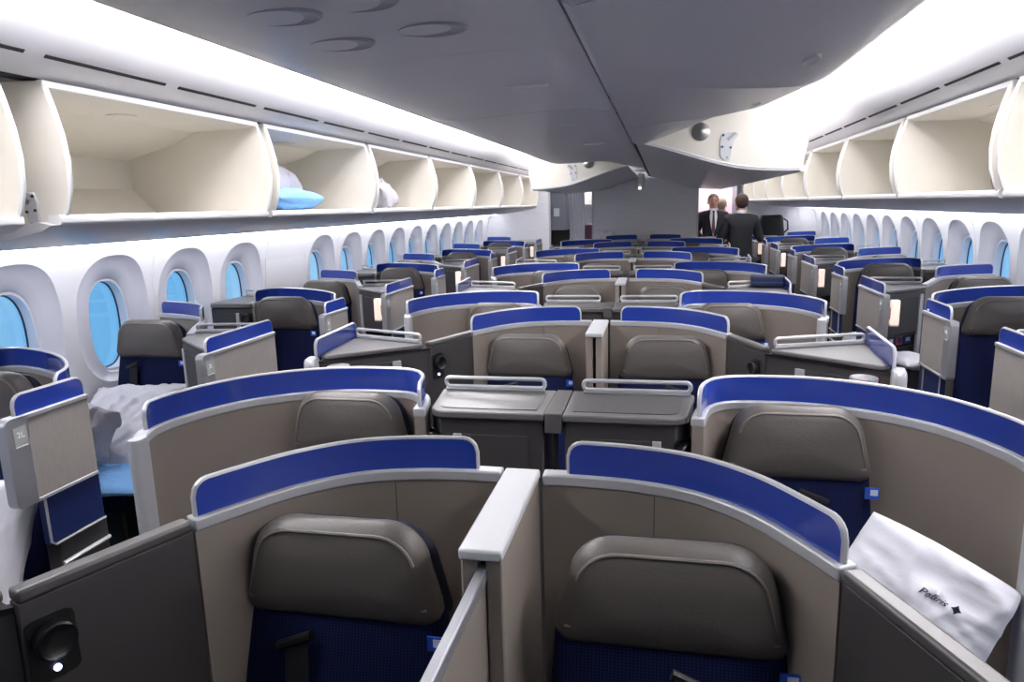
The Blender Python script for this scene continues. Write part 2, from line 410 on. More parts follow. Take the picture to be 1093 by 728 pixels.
def console_A(yb, label):
    P0, P1, P2, P3 = [(a, b+yb) for a, b in ((.578, .045), (.686, -.225), (1.055, -.52), (1.08, -.085))]
    t = thing('side_console', label, 'console', (.95, yb-.12, 0), 'outer consoles of the centre pairs')
    build('side_wall', G().ribbon([P0, P1], .02, 1.128, .03), 'dark', t, bevel=.002)
    tri = round_poly([P1, P2, P3], [.02, .03, .03], 4)
    build('console_body', G().prism([P1, P2, P3], .0, 1.12), 'dark', t, bevel=.003)
    build('console_top', G().prism(tri, 1.124, 1.142), 'dtop', t, bevel=.005)
    build('edge_trim', G().ribbon([P0, P1], 1.128, 1.15, .034), 'dtrim', t, bevel=.006)
    d = (Vector(P2)-Vector(P1)).normalized()
    build('trim_line', G().facebox(P1, P2, .0, (Vector(P2)-Vector(P1)).length, 1.112, 1.123, -.01, .004), 'black', t)
    # door in the face, pale latch strip
    L = (Vector(P2)-Vector(P1)).length
    dr = build('console_door', G().facebox(P1, P2, .165, L-.12, .35, 1.085, -.01, .006), 'dark', t, bevel=.002)
    build('latch_strip', G().facebox(P1, P2, .125, .162, .35, 1.085, -.01, .008), 'silver', dr, bevel=.002)
    reading_light(P0, P1, (Vector(P1)-Vector(P0)).length-.037, 1.055, t, .016)
    q3 = Vector(P3); q1 = Vector(P1); dd = (q3-q1).normalized(); inn = Vector((dd.y, -dd.x))*.012
    rail_loop(tuple(q1+dd*.03+inn), tuple(q3-dd*.02+inn), 1.146, .036, t)
    glass(resample([P3, P2], 20), t, zb=1.142, h=.066)
    # white rounded end post at the aisle corner
    cx, cy = P2[0]+.012, P2[1]-.015
    sg = lambda v: math.copysign(abs(v)**.45, v)
    o = [(cx+.024*sg(math.cos(a))+.01*sg(math.sin(a)), cy+.05*sg(math.sin(a))) for a in [2*PI*k/20 for k in range(20)]]
    g = G(); rings = [[(cx+(p[0]-cx)*s, cy+(p[1]-cy)*s, z) for p in o] for z, s in ((0, 1), (1.115, 1), (1.130, .96), (1.139, .82), (1.142, .5))]
    n = 20; g.add([p for r in rings for p in r], [(i*n+k, i*n+(k+1) % n, (i+1)*n+(k+1) % n, (i+1)*n+k) for i in range(4) for k in range(n)]+[tuple(range(n))[::-1], tuple(range(4*n, 5*n))])
    build('end_post', g, 'silver', t)
    nn = Vector((d.y, -d.x)); c = Vector(P1)+d*(L-.075)+nn*.05
    lamp_cup((c.x, c.y, 0), .99, 1.098, .043, t)
    g = G().facebox(P1, P2, L-.082, L-.068, 1.03, 1.05, -.01, .03); build('lamp_bracket', g, 'alu', t)
    return t

def console_B(yb, label):
    t = thing('centre_console', label, 'console', (0, yb+.92, 0), 'twin consoles of the centre aisle-side seats')
    yf, yr = yb+.80, yb+1.06
    for s in (-1, 1):
        X = lambda v: v*s
        body = [(X(.03), yf+.02), (X(.33), yf+.02), (X(.365), yf+.06), (X(.385), yr-.01), (X(.03), yr-.01)]
        build('console_body', G().prism(body, .0, 1.122), 'dark', t, bevel=.004)
        top = round_poly([(X(.026), yf), (X(.355), yf), (X(.39), yr), (X(.026), yr)], [.004, .05, .02, .004], 5)
        tp = build('console_top', G().prism(top, 1.125, 1.145), 'dtop', t, bevel=.005)
        pt = round_poly([(X(.05), yf+.035), (X(.335), yf+.035), (X(.355), yr-.045), (X(.05), yr-.045)], [.003, .03, .01, .003], 4)
        build('top_inlay', G().prism(pt, 1.1445, 1.147), 'dtrim', tp)
        rail_loop((X(.375), yr-.022), (X(.06), yr-.022), 1.148, .036, t)
        a, b = ((.03, yf+.02), (.33, yf+.02)) if s == 1 else ((-.33, yf+.02), (-.03, yf+.02))
        if s == 1: dr = G().facebox(a, b, .045, .235, .30, 1.075, -.01, .006); ls = G().facebox(a, b, .238, .262, .30, 1.075, -.01, .008)
        else: dr = G().facebox(a, b, .065, .255, .30, 1.075, -.01, .006); ls = G().facebox(a, b, .038, .062, .30, 1.075, -.01, .008)
        d_ = build('console_door', dr, 'dark', t, bevel=.002); build('latch_strip', ls, 'silver', d_, bevel=.002)
        if s == 1: reading_light((.325, yf+.017), (.368, yf+.06), .03, 1.04, t, .002)
        else: reading_light((-.368, yf+.06), (-.325, yf+.017), .03, 1.04, t, .002)
    build('centre_strip', G().box(-.024, .024, yf+.002, yr, 1.09, 1.147), 'dtrim', t, bevel=.003)
    g = G(); g.box(-.005, .005, yf+.03, yf+.06, .1, 1.085); build('joint', g, 'blackm', t)

# ------------------------------------------------------------------ window side suites
def door_panel(x, y0, y1, parent, text, zt=1.135, z0=.865, glass_y=None):
    """Aisle door: woven panel, silver leading frame, blue glass, navy kick panel."""
    d = build('aisle_door', G().box(x-.014, x+.014, y0+.02, y1, z0+.004, zt-.012), 'door', parent, bevel=.003)
    # silver leading edge with rounded corners, seen as the wide rounded front strip
    o = round_poly([(y0, z0-.005), (y0+.075, z0-.005), (y0+.075, zt+.003), (y0, zt+.003)], [.022, .002, .002, .022], 5)
    g = G(); n = len(o); vs = [(x-.018, a, b) for a, b in o]+[(x+.018, a, b) for a, b in o]
    g.add(vs, [tuple(range(n)), tuple(range(n, 2*n))[::-1]]+[(k, k+n, (k+1) % n+n, (k+1) % n) for k in range(n)])
    build('door_edge', g, 'alu', d, bevel=.005)
    build('door_rail', G().box(x-.018, x+.018, y0+.06, y1, zt-.012, zt+.003), 'silver', d, bevel=.003)
    build('lower_rail', G().box(x-.017, x+.017, y0+.06, y1, z0-.006, z0+.006), 'silver', d, bevel=.002)
    xs = x-.019
    build('seat_placard', G().box(xs-.001, xs+.003, y0+.022, y0+.066, zt-.085, zt-.03), 'placard', d)
    build('placard_marks', G().box(xs-.002, xs+.002, y0+.024, y0+.064, zt-.0875, zt-.085), 'textw', d)
    wx = (xs-.0016)*SX; o0 = org(d)
    text_mesh('seat_number', text, .026, 'textw', d, (wx-o0.x, y0+.044-o0.y, zt-.052-o0.z), (PI/2, 0, PI/2 if SX < 0 else -PI/2))
    gy = glass_y or (y0+.05, y1-.005)
    glass(resample([(x, gy[0]), (x, gy[1])], 16), parent, zb=zt+.002, h=.06)
    k = build('kick_panel', G().box(x-.006, x+.02, y0+.10, y1+.01, .70, z0-.006), 'navyp', parent, bevel=.004)
    build('kick_frame', G().tube([(x-.008, y1+.01, .697), (x-.008, y0+.115, .697), (x-.008, y0+.10, .712), (x-.008, y0+.10, z0-.008)], .004, 6), 'silver', k)
    lo = build('door_base', G().box(x-.002, x+.05, y0+.13, y1+.02, .02, .695), 'dark', parent, bevel=.006)
    build('base_band', G().tube([(x-.003, y0+.135, .62), (x-.003, y1+.02, .62)], .008, 6), 'silver', lo)
PATH_WA = [(1.93, -.10), (2.03, .08), (2.12, .26), (2.20, .38), (2.32, .46), (2.47, .52), (2.60, .555)]
PATH_WB = [(1.60, .78), (1.66, .90), (1.77, 1.01), (1.90, 1.10), (2.05, 1.17), (2.19, 1.20), (2.265, 1.14), (2.285, 1.0)]
def window_console_A(yb, label, text):
    sh = 0 if SX < 0 else -.05
    Pa, Pb, Pc, Pd = [(a, b+yb) for a, b in ((1.91, -.19), (1.60, -.44), (1.60, .02), (1.985, -.0))]
    t = thing('window_console', label, 'console', (1.75, yb-.15, 0), 'aisle consoles beside the window seats')
    build('console_body', G().prism([Pa, Pb, Pc, Pd], .845, 1.12), 'dark', t, bevel=.004)
    build('foot_well', G().prism([(Pa[0]-.01, Pa[1]+.09), (Pb[0]+.02, Pb[1]+.12), (Pc[0]+.02, Pc[1]), Pd], .0, .845), 'blackm', t)
    build('pocket_lip', G().facebox((Pb[0], Pb[1]+.03), (Pa[0], Pa[1]+.03), .02, .38, .70, .77, -.01, .006), 'black', t, bevel=.003)
    build('foot_rest', G().prism(round_poly([(1.645, yb-.62), (1.90, yb-.50), (1.90, yb-.10), (1.645, yb-.30)], .04, 4), .56, .69), 'dark', t, bevel=.012)
    build('console_top', G().prism(round_poly([Pa, Pb, Pc, Pd], .025, 4), 1.124, 1.142), 'dtop', t, bevel=.005)
    L = (Vector(Pb)-Vector(Pa)).length
    A, B = (Pb, Pa)
    dr = build('console_door', G().facebox(Pb, Pa, .04, L-.06, .865, 1.09, -.006, .008), 'dark', t, bevel=.002)
    build('latch_strip', G().facebox(Pb, Pa, L-.05, L-.018, .70, 1.10, -.01, .010), 'silver', dr, bevel=.002)
    q1, q2 = (1.94, yb-.03), (1.64, yb-.0)
    rail_loop(q1, q2, 1.146, .036, t)
    door_panel(1.585, yb-.52+sh, yb+.05+sh, t, text)
    if text == '3L': return
    # glowing reading lamp on the inner side of the door frame
    lx = 1.640; ly = yb-.485+sh
    o = round_poly([(lx-.022, ly-.022), (lx+.026, ly-.022), (lx+.026, ly+.022), (lx-.022, ly+.022)], .010, 4)
    g = G().prism(o, .955, 1.105); l = build('side_lamp', g, 'shade', t, bevel=.006)
    build('lamp_mount', G().box(1.60, lx-.02, ly-.012, ly+.012, .99, 1.06), 'alu', l)
    build('lamp_cap', G().prism(o, .947, .956), 'alu', l, bevel=.002)
def window_console_B(yb, label):
    t = thing('window_side_console', label, 'console', (2.42, yb+1.2, 0), 'consoles under the windows')
    a, b = (2.285, yb+1.0), (2.585, yb+1.0)
    build('console_body', G().prism([a, b, (2.585, yb+1.42), (2.30, yb+1.30)], .0, 1.108), 'dark', t, bevel=.004)
    build('console_top', G().prism(round_poly([(2.28, yb+.99), (2.59, yb+.99), (2.59, yb+1.43), (2.29, yb+1.31)], .02, 4), 1.112, 1.142), 'dtop', t, bevel=.005)
    dr = build('console_door', G().facebox(a, b, .12, .28, .45, 1.08, -.006, .008), 'dark', t, bevel=.002)
    build('latch_strip', G().facebox(a, b, .095, .118, .45, 1.08, -.01, .010), 'silver', dr, bevel=.002)
    reading_light(a, b, .042, 1.045, t, .001)
    rail_loop((2.31, yb+1.30), (2.575, yb+1.40), 1.146, .034, t)

# ------------------------------------------------------------------ build the rows
def setrow(k): return Y0+P*k
for k in range(6):
    yb = setrow(k)
    centre_divider(yb, f"white-topped divider post between paired centre seats, {ORD[k]} such post from the camera", k == 0)
    if k < 5: console_B(yb, f"wide twin grey console with two rails in the centre block, {ORD[k]} from the camera")
    for SX in (-1, 1):
        s = SIDE[SX]
        partition([(a, b+yb) for a, b in PATH_A], (.09, .985), f"curved blue-topped partition behind the {s} seat of the {ORD[k]} centre pair from the camera", 'partitions of the centre pairs', (.33, yb+.3))
        seat(.308 if SX > 0 else .325, yb+.11, 0., f"navy seat with taupe headrest, {s} one of the {ORD[k]} centre pair from the camera", 'seats of the centre pairs')
        console_A(yb, f"dark angled console on the {s} of the {ORD[k]} centre pair from the camera")
        if k < 5:
            partition([(a, b+yb) for a, b in PATH_B], (.05, .985), f"long curved blue-topped partition of the centre block at the {s} aisle, {ORD[k]} from the camera", 'wide partitions of the centre aisle-side seats', (.75, yb+.9), post=(1.008, 1.046, yb+.43, yb+.485))
            seat(.648, yb+.86, .045, f"centre block seat set beside the {s} aisle, {ORD[k]} such seat from the camera", 'centre seats set towards the aisles', w=.92)
        if not (k == 0):
            partition([(a, b+yb) for a, b in PATH_WA], (.42, .99), f"partition with short blue top ending at the {s} windows, {ORD[k-1]} such from the camera", 'partitions ending at the cabin wall', (2.3, yb+.4))
            if not (SX == 1 and k == 1):
                seat(2.375, yb+.13, .05, f"navy seat right against the {s} windows, {ORD[k-1 if SX < 0 else k-2]} such seat from the camera", 'seats next to the windows')
            window_console_A(yb, f"console with woven door and glowing lamp along the {s} aisle, {ORD[k-1]} from the camera", f"{2*k+1}"+('L' if SX < 0 else 'A'))
        if k < 5 and not (k == 0 and SX == 1):
            n = ORD[k if SX < 0 else k-1]
            t = partition([(a, b+yb) for a, b in PATH_WB], (.03, .97), f"curved partition with numbered door by the {s} window seats, {n} such from the camera", 'partitions with aisle doors', (1.9, yb+1.05))
            if SX < 0: door_panel(1.585, yb+.57, yb+.88, t, f"{2*k+2}L")
            else: door_panel(1.60, yb+.47, yb+.84, t, f"{2*k+2}A")
            seat(2.0, yb+.86, .08, f"seat beside a numbered door, between {s} aisle and {s} wall, {n} from the camera", 'window block seats set towards the aisle')
            window_console_B(yb, f"small dark console against the {s} wall below the windows, {n} from the camera")
SX = 1

# ------------------------------------------------------------------ cabin shell
def wallx(z):
    pts = [(0, 2.48), (.3, 2.62), (.6, 2.655), (.9, 2.66), (1.15, 2.65), (1.35, 2.635), (1.5, 2.60), (1.62, 2.55), (2.0, 2.4), (2.3, 2.15)]
    for (a, xa), (b, xb) in zip(pts, pts[1:]):
        if a <= z <= b: return xa+(xb-xa)*(z-a)/(b-a)
    return pts[-1][1]
struct('floor', G().box(-2.4, 2.4, -1.2, 15.0, -.05, 0), 'carpet')
WP = .61; WIN0 = 2.67     # window pitch and centre of window module index 0
HZ, RZ = 1.125, 1.165       # opening centre, recess centre
def superell(n, ry, rz_up, rz_dn, e=2.6, N=48):
    out = []
    for k in range(N):
        a = 2*PI*k/N; c, s = math.cos(a), math.sin(a)
        out.append((ry*math.copysign(abs(c)**(2/e), c), (rz_up if s > 0 else rz_dn)*math.copysign(abs(s)**(2/e), s)))
    return out
for SX in (-1, 1):
    wall = G(); nW = 0
    z0, z1 = .62, 1.60
    wins = [i for i in range(-5, 15)]
    N = 48
    for i in wins:
        yc = WIN0+WP*i; ya, ybb = yc-WP/2, yc+WP/2
        if SX < 0 and i == 4 or ybb < -1.2:
            n = 12
            for j in range(n):
                za, zb = z0+(z1-z0)*j/n, z0+(z1-z0)*(j+1)/n
                wall.add([(wallx(za), ya, za), (wallx(za), ybb, za), (wallx(zb), ybb, zb), (wallx(zb), ya, zb)], [(0, 1, 2, 3)])
            continue
        rim = superell(0, .262, .345, .345, 2.5, N); zc = RZ
        outer = []
        for (dy, dz) in rim:                       # project to the module's rectangle
            dzu = (z1-zc) if dz > 0 else (zc-z0)
            f = min((WP/2)/abs(dy) if abs(dy) > 1e-6 else 1e9, dzu/abs(dz) if abs(dz) > 1e-6 else 1e9)
            outer.append((dy*f, dz*f))
        # snap the points nearest the rectangle's corners onto them
        for cy, cz in ((WP/2, z1-zc), (-WP/2, z1-zc), (WP/2, z0-zc), (-WP/2, z0-zc)):
            j = min(range(N), key=lambda q: (outer[q][0]-cy)**2+(outer[q][1]-cz)**2); outer[j] = (cy, cz)
        inner = [(a+.02, b) for a, b in superell(0, .150, .265, .265, 2.5, N)]; zi = HZ
        def ringpts(o, zc_, dx): return [(wallx(zc_+dz)+dx, yc+dy, zc_+dz) for dy, dz in o]
        R0 = ringpts(outer, zc, 0); R0b = [tuple(Vector(a).lerp(Vector(b), .5)) for a, b in zip(R0, ringpts(rim, zc, 0))]
        R0b = [(wallx(p[2]), p[1], p[2]) for p in R0b]
        R1 = ringpts(rim, zc, 0); R1b = ringpts([(a*.975, b*.98) for a, b in rim], zc, .012)
        xi = 2.665
        wall.add(R0+R0b+R1, [(r*N+q, r*N+(q+1) % N, (r+1)*N+(q+1) % N, (r+1)*N+q) for r in range(2) for q in range(N)])
        w = G()
        R2 = [(xi+.03, yc+dy, zi+dz) for dy, dz in inner]; R3 = [(xi+.045, yc+.02+(dy-.02)*.96, zi+dz*.97) for dy, dz in inner]
        rings = [R1, R1b, [tuple(Vector(a).lerp(Vector(b), .5)+Vector((.012, 0, 0))) for a, b in zip(R1b, R2)], R2, R3]
        w.add([p for r in rings for p in r], [(r*N+q, r*N+(q+1) % N, (r+1)*N+(q+1) % N, (r+1)*N+q) for r in range(len(rings)-1) for q in range(N)])
        nW += 1
        wo = struct(f'window_{nW if SX < 0 else nW+30}', w, 'reveal', angle=60, recalc=False)
        if SX > 0: pass
        op = [(a+.02, b) for a, b in superell(0, .137, .243, .243, 2.5, N)]
        fr = G(); a_ = [(xi+.043, yc+.02+(dy-.02)*.98, zi+dz*.98) for dy, dz in inner]; b_ = [(xi+.044, yc+dy, zi+dz) for dy, dz in op]; c_ = [(xi+.10, yc+dy, zi+dz) for dy, dz in op]
        fr.add(a_+b_+c_, [(r*N+q, r*N+(q+1) % N, (r+1)*N+(q+1) % N, (r+1)*N+q) for r in range(2) for q in range(N)])
        build('window_frame', fr, 'reveal', wo, angle=60)
        gk = [(xi+.098, yc+dy*.985, zi+dz*.99) for dy, dz in op]
        build('gasket', G().tube(gk, .005, 6, closed=True), 'gasket', wo)
        gl = G(); n_ = N; gp = [(xi+.103, yc+dy*1.01, zi+dz*1.01) for dy, dz in op]
        gl.add(gp+[(p[0]+.004, p[1], p[2]) for p in gp], [tuple(range(N)), tuple(range(N, 2*N))[::-1]]+[(q, (q+1) % N, (q+1) % N+N, q+N) for q in range(N)])
        build('pane', gl, 'glass', wo)
    ya, ybb = WIN0+WP*(wins[0]-.5), YEND
    zs = [0, .15, .3, .45, .62]
    for za, zb in zip(zs, zs[1:]):
        wall.add([(wallx(za), ya, za), (wallx(za), ybb, za), (wallx(zb), ybb, zb), (wallx(zb), ya, zb)], [(0, 1, 2, 3)])
    zs = [1.60, 1.75, 2.0, 2.3]
    for za, zb in zip(zs, zs[1:]):
        wall.add([(wallx(za), ya, za), (wallx(za), ybb, za), (wallx(zb), ybb, zb), (wallx(zb), ya, zb)], [(0, 1, 2, 3)])
    ybb = WIN0+WP*(wins[-1]+.5)
    for j in range(10):
        za, zb = .62+.098*j, .62+.098*(j+1)
        wall.add([(wallx(za), ybb, za), (wallx(za), YEND, za), (wallx(zb), YEND, zb), (wallx(zb), ybb, zb)], [(0, 1, 2, 3)])
    struct('wall_'+SIDE[SX], wall, 'wall', angle=40)
    # joints between the sidewall panels
    jn = 0
    for i in range(-2, 14):
        if i % 2: continue
        y = WIN0+WP*(i-.5); pts = [(wallx(z)-.001, y, z) for z in [.62+.98*q/14 for q in range(15)]]
        jn += 1
        struct(f'trim_{jn if SX < 0 else jn+20}', G().tube(pts, .0022, 5), 'reveal')
    # cove panel above the bins with its black air slots
    cove = [(1.60, 2.135), (1.56, 2.142), (1.50, 2.178), (1.44, 2.24), (1.38, 2.33), (1.29, 2.41), (1.18, 2.465), (1.0, 2.52), (.7, 2.58), (.3, 2.60), (0, 2.60)]
    cs = smooth(cove, 40); c = G(); m = len(cs)
    c.add([(p[0], -1.2, p[1]) for p in cs]+[(p[0], 11.95, p[1]) for p in cs], [(q, q+1, q+1+m, q+m) for q in range(m-1)])
    struct('ceiling_'+SIDE[SX] if False else 'ceiling', c, 'ceil', angle=60)
    y = .08; nn_ = 0
    t = thing('air_slot_row', f'row of thin black air slots in the white panel above the {SIDE[SX]} bins', 'air vent', (1.50, 5, 2.17))
    while y < 11.6:
        g = G(); d = Vector((-.12, 0, .10)).normalized(); nr = Vector((-.10, 0, -.12)).normalized()
        ct = Vector((1.492, 0, 2.182))+nr*.004
        a = ct-d*.006; b = ct+d*.006; e = nr*.002
        g.add([(a.x, y, a.z), (b.x, y, b.z), (b.x, y+.52, b.z), (a.x, y+.52, a.z), (a.x+e.x, y, a.z+e.z), (b.x+e.x, y, b.z+e.z), (b.x+e.x, y+.52, b.z+e.z), (a.x+e.x, y+.52, a.z+e.z)],
              [(0, 1, 2, 3), (7, 6, 5, 4), (0, 4, 5, 1), (1, 5, 6, 2), (2, 6, 7, 3), (3, 7, 4, 0)])
        build('slot', g, 'binseam', t); y += .59
    # cove lamps: luminous strips that run the length of the cabin
    g = G(); g.prismy([(1.362, 2.335), (1.298, 2.392), (1.293, 2.386), (1.357, 2.329)], .15, 11.7)
    o = build('cove_light', g, 'lamp')
    g = G().prismy([(1.145, 2.45), (1.165, 2.45), (1.165, 2.51), (1.145, 2.51)], .15, 4.3 if SX > 0 else 7.0)
    o2 = build('centre_cove_light', g, 'lampc'); setp(o2, f'long light strip along the top edge of the {SIDE[SX]} centre bins', 'light'); setp(o, f'long white light strip in the ceiling cove over the {SIDE[SX]} bins', 'light')
    g = G(); g.prismy([(2.44, 1.574), (2.50, 1.574), (2.50, 1.580), (2.44, 1.580)], .2, 11.7)
    o = build('wall_wash_light', g, 'lampw'); setp(o, f'thin light strip washing the {SIDE[SX]} wall below the bins', 'light')
SX = 1

# ------------------------------------------------------------------ outboard stowage bins
OUT = [(1.575, 2.115), (1.552, 2.04), (1.533, 1.96), (1.525, 1.88), (1.532, 1.80), (1.55, 1.74), (1.575, 1.70)]
def side_bin(y0, y1, label):
    t = thing('stowage_bin', label, 'overhead bin', (1.9, (y0+y1)/2, 1.70), 'open stowage bins along the cabin wall')
    cheek = OUT+[(1.62, 1.695), (2.34, 1.64), (2.38, 1.85), (2.30, 2.06), (2.1, 2.13), (1.60, 2.125)]
    for a, b in ((y0+.05, y0+.066), (y1-.018, y1-.004)):
        ck = build('bin_cheek', G().prismy(cheek, a, b), 'cream', t)
        pts = [(p[0]-.002, (a+b)/2, p[1]) for p in OUT]
        build('edge_bead', G().tube(pts, .0085, 6), 'white', ck)
    a, b = y0+.06, y1-.014
    build('bin_top', G().prismy([(1.585, 2.112), (1.60, 2.128), (2.10, 2.14), (2.12, 2.12), (1.9, 2.095), (1.60, 2.10)], a, b), 'cream', t)
    build('top_trim', G().prismy([(1.568, 2.106), (1.568, 2.128), (1.592, 2.128), (1.592, 2.106)], y0+.05, y1-.004), 'white', t, bevel=.003)
    build('bin_back', G().prismy([(2.08, 2.12), (1.90, 2.095), (2.0, 2.05), (2.27, 1.98), (2.27, 1.84), (2.14, 1.715), (2.30, 1.69), (2.34, 1.85), (2.30, 2.04)], a, b), 'cream', t, angle=15)
    build('bin_floor', G().prismy([(1.575, 1.715), (2.16, 1.725), (2.30, 1.70), (2.3, 1.66), (1.60, 1.69)], a, b), 'cream', t)
    build('bin_lip', G().prismy(round_poly([(1.552, 1.690), (1.552, 1.722), (1.60, 1.722), (1.60, 1.690)], .009, 3), y0+.03, y1-.002), 'white', t)
    under = [(1.565, 1.690), (1.60, 1.672), (1.80, 1.632), (2.05, 1.600), (2.36, 1.585), (2.36, 1.60), (2.05, 1.63), (1.62, 1.70)]
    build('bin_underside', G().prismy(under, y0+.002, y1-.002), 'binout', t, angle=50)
    # oval finger recess under the top
    yc = (y0+y1)/2
    build('finger_recess', G().lathe([(.001, 2.0935), (.05, 2.0925), (.055, 2.094), (.055, 2.099)], (1.78, yc, 0), n=20), 'cream', t)
    for q in (y0+.12, y1-.12):
        build('hinge_clip', G().box(1.60, 1.63, q-.02, q+.02, 2.128, 2.142), mat_gold, t, bevel=.003)
mat_gold = mat('clip_gold', (200, 170, 90), .4, metal=.4)
for SX in (-1, 1):
    s = SIDE[SX]; off = 0 if SX < 0 else -.04; n = 0
    yb_ = [.62+1.239*i+off for i in range(10 if SX > 0 else 9)]
    if SX > 0: yb_ = yb_[1:]
    prev = None
    for i in range(len(yb_)-1):
        extra = {(-1, 1): ', grey and blue pillows inside', (-1, 2): ', striped grey blanket inside', (-1, 3): ', nearest empty one past the blanket'}.get((SX, i), '')
        if SX < 0 and i == 0: lab = 'open cream bin cut by the left picture edge'
        else: lab = f"open cream bin along the {s} wall, {ORD[n] if n < 6 else ['seventh','eighth','ninth','tenth'][n-6]} counted from the camera"+({(-1, 2): ' (pillows inside)', (-1, 3): ' (blanket inside)'}.get((SX, i), ''))
        if not (SX < 0 and i == 0): n += 1
        if prev is None: prev = side_bin_first = None
        if i == 0:
            before = set(bpy.data.objects); side_bin(yb_[0], yb_[1], lab)
            root = [o for o in bpy.data.objects if o not in before and o.parent is None][0]
        else:
            c = copy_tree(root); c.location.y = root.location.y+(yb_[i]-yb_[0]); c['label'] = lab
    if SX < 0: root.location.y -= .10
    g = G(); g.prismy([(1.605, 2.132), (1.60, 2.15), (2.2, 2.32), (2.2, 2.28), (1.70, 2.14)], -1.0, 11.7)
    struct('trim_'+('50' if SX < 0 else '51'), g, 'binseam')  # filler over the bins, added to block sky light through the gap
# end of the nearest bin seen at the far left: latch plate on its outer cheek
SX = -1
def latch_plate(x, y, z, parent, s=1., facing=-1):
    f = facing
    pl = [(-.030, -.055), (-.012, -.075), (.015, -.075), (.035, .02), (.055, .045), (.045, .06), (-.02, .06), (-.034, .02)]
    g = G().prismy([(x+p[0]*s, z+p[1]*s) for p in pl], y, y+.008*f); L = build('latch_plate', g, 'frame', parent, bevel=.002)
    g = G().prismy([(x+p[0]*s, z+p[1]*s) for p in ((.008, .015), (.045, .05), (.030, .058), (.0, .03))], y+.008*f, y+.02*f); build('latch_hook', g, 'bolt', L)
    for a, b in ((-.018, .045), (-.022, -.01), (.018, -.015), (.002, -.062)):
        build('bolt', G().lathe([(.006*s, 0), (.006*s, .012*f)], (x+a*s, y, z+b*s), axis='y', n=10), 'black' if abs(b) < .06 else 'bolt', L)
t = [o for o in bpy.data.objects if o.name.startswith('stowage_bin') and o['label'].startswith('open cream bin along the left wall, first')][0]
latch_plate(1.672, 1.86+.049, 1.745, t, .8)
SX = 1

# ------------------------------------------------------------------ centre stowage bins
CL = [(.004, 2.145), (.004, 2.105), (.02, 2.098), (.12, 2.112), (.30, 2.112), (.50, 2.100), (.66, 2.094), (.76, 2.100), (.85, 2.14), (.93, 2.215), (1.0, 2.29), (1.06, 2.38), (1.10, 2.46), (1.08, 2.56)]
SXC = .08          # the seam hangs slightly to the right of the centre line
CL2 = [(.004, 2.145), (.004, 2.105), (.03, 2.10), (.14, 2.115), (.30, 2.165), (.45, 2.215), (.60, 2.285), (.72, 2.33), (.84, 2.365), (.95, 2.405), (1.03, 2.43), (1.10, 2.452), (1.135, 2.48), (1.10, 2.57)]
def centre_closed(y0, y1, label, sx, m0=0., m1=0.):
    global SX
    t = thing('centre_bin', label, 'overhead bin', (.5*sx, (y0+y1)/2, 2.11), f'closed centre bins')
    def fx(x): return (x*(1.10-SXC)/1.10+SXC) if sx > 0 else -(x*(1.10+SXC)/1.10-SXC)
    mixp = lambda m: smooth([(p[0]*(1-m)+q[0]*m, p[1]*(1-m)+q[1]*m) for p, q in zip(CL, CL2)], 40)
    Q, Qb = mixp(m0), mixp(m1); n = len(Q); g = G()
    a, b = y0+.003, y1-.003
    inner = [(p[0]*.985, p[1]+.018) for p in Q]
    innerb = [(p[0]*.985, p[1]+.018) for p in Qb]
    V = [(fx(p[0]), a, p[1]) for p in Q]+[(fx(p[0]), b, p[1]) for p in Qb]+[(fx(p[0]), a, p[1]) for p in inner]+[(fx(p[0]), b, p[1]) for p in innerb]
    F = [(q, q+1, n+q+1, n+q) for q in range(n-1)]+[(2*n+q, 3*n+q, 3*n+q+1, 2*n+q+1) for q in range(n-1)]
    F += [(q, 2*n+q, 2*n+q+1, q+1) for q in range(n-1)]+[(n+q, n+q+1, 3*n+q+1, 3*n+q) for q in range(n-1)]+[(0, n, 3*n, 2*n), (n-1, 3*n-1, 4*n-1, 2*n-1)]
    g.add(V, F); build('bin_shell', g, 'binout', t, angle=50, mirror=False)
    # end closure, so that the bucket has depth
    o = [(fx(p[0]), p[1]) for p in innerb]+[(fx(.1), 2.56)]
    e = G().prismy(o, b-.02, b-.004); build('bin_end', e, 'cream', t, mirror=False)
    return t, fx
def oval(t, fx, x, y, z, rx, ry, m, nm='latch_or_glint_oval', tilt=0.):
    g = G(); n = 28; prof = [(1.0, .004), (1.0, -.001), (.93, -.004), (.84, -.001), (.5, .001), (.1, .002)]
    vs = []
    for r, h in prof:
        for k in range(n):
            a = 2*PI*k/n; dx = rx*r*math.cos(a); vs.append((x+dx, y+ry*r*math.sin(a), z+h+tilt*dx))
    fs = [(i*n+k, i*n+(k+1) % n, (i+1)*n+(k+1) % n, (i+1)*n+k) for i in range(len(prof)-1) for k in range(n)]+[tuple(range(n))[::-1], tuple(range(5*n, 6*n))]
    g.add(vs, fs); return build(nm, g, m, t, mirror=False)
def cprof(x):
    Q = smooth(CL, 60); return min(Q[3:], key=lambda q: abs(q[0]-x)+(5 if q[1] > 2.3 else 0))[1]
OVALS = [(-.475, 1.40), (-.47, 1.66), (-.235, 1.64), (-.305, 1.385)]
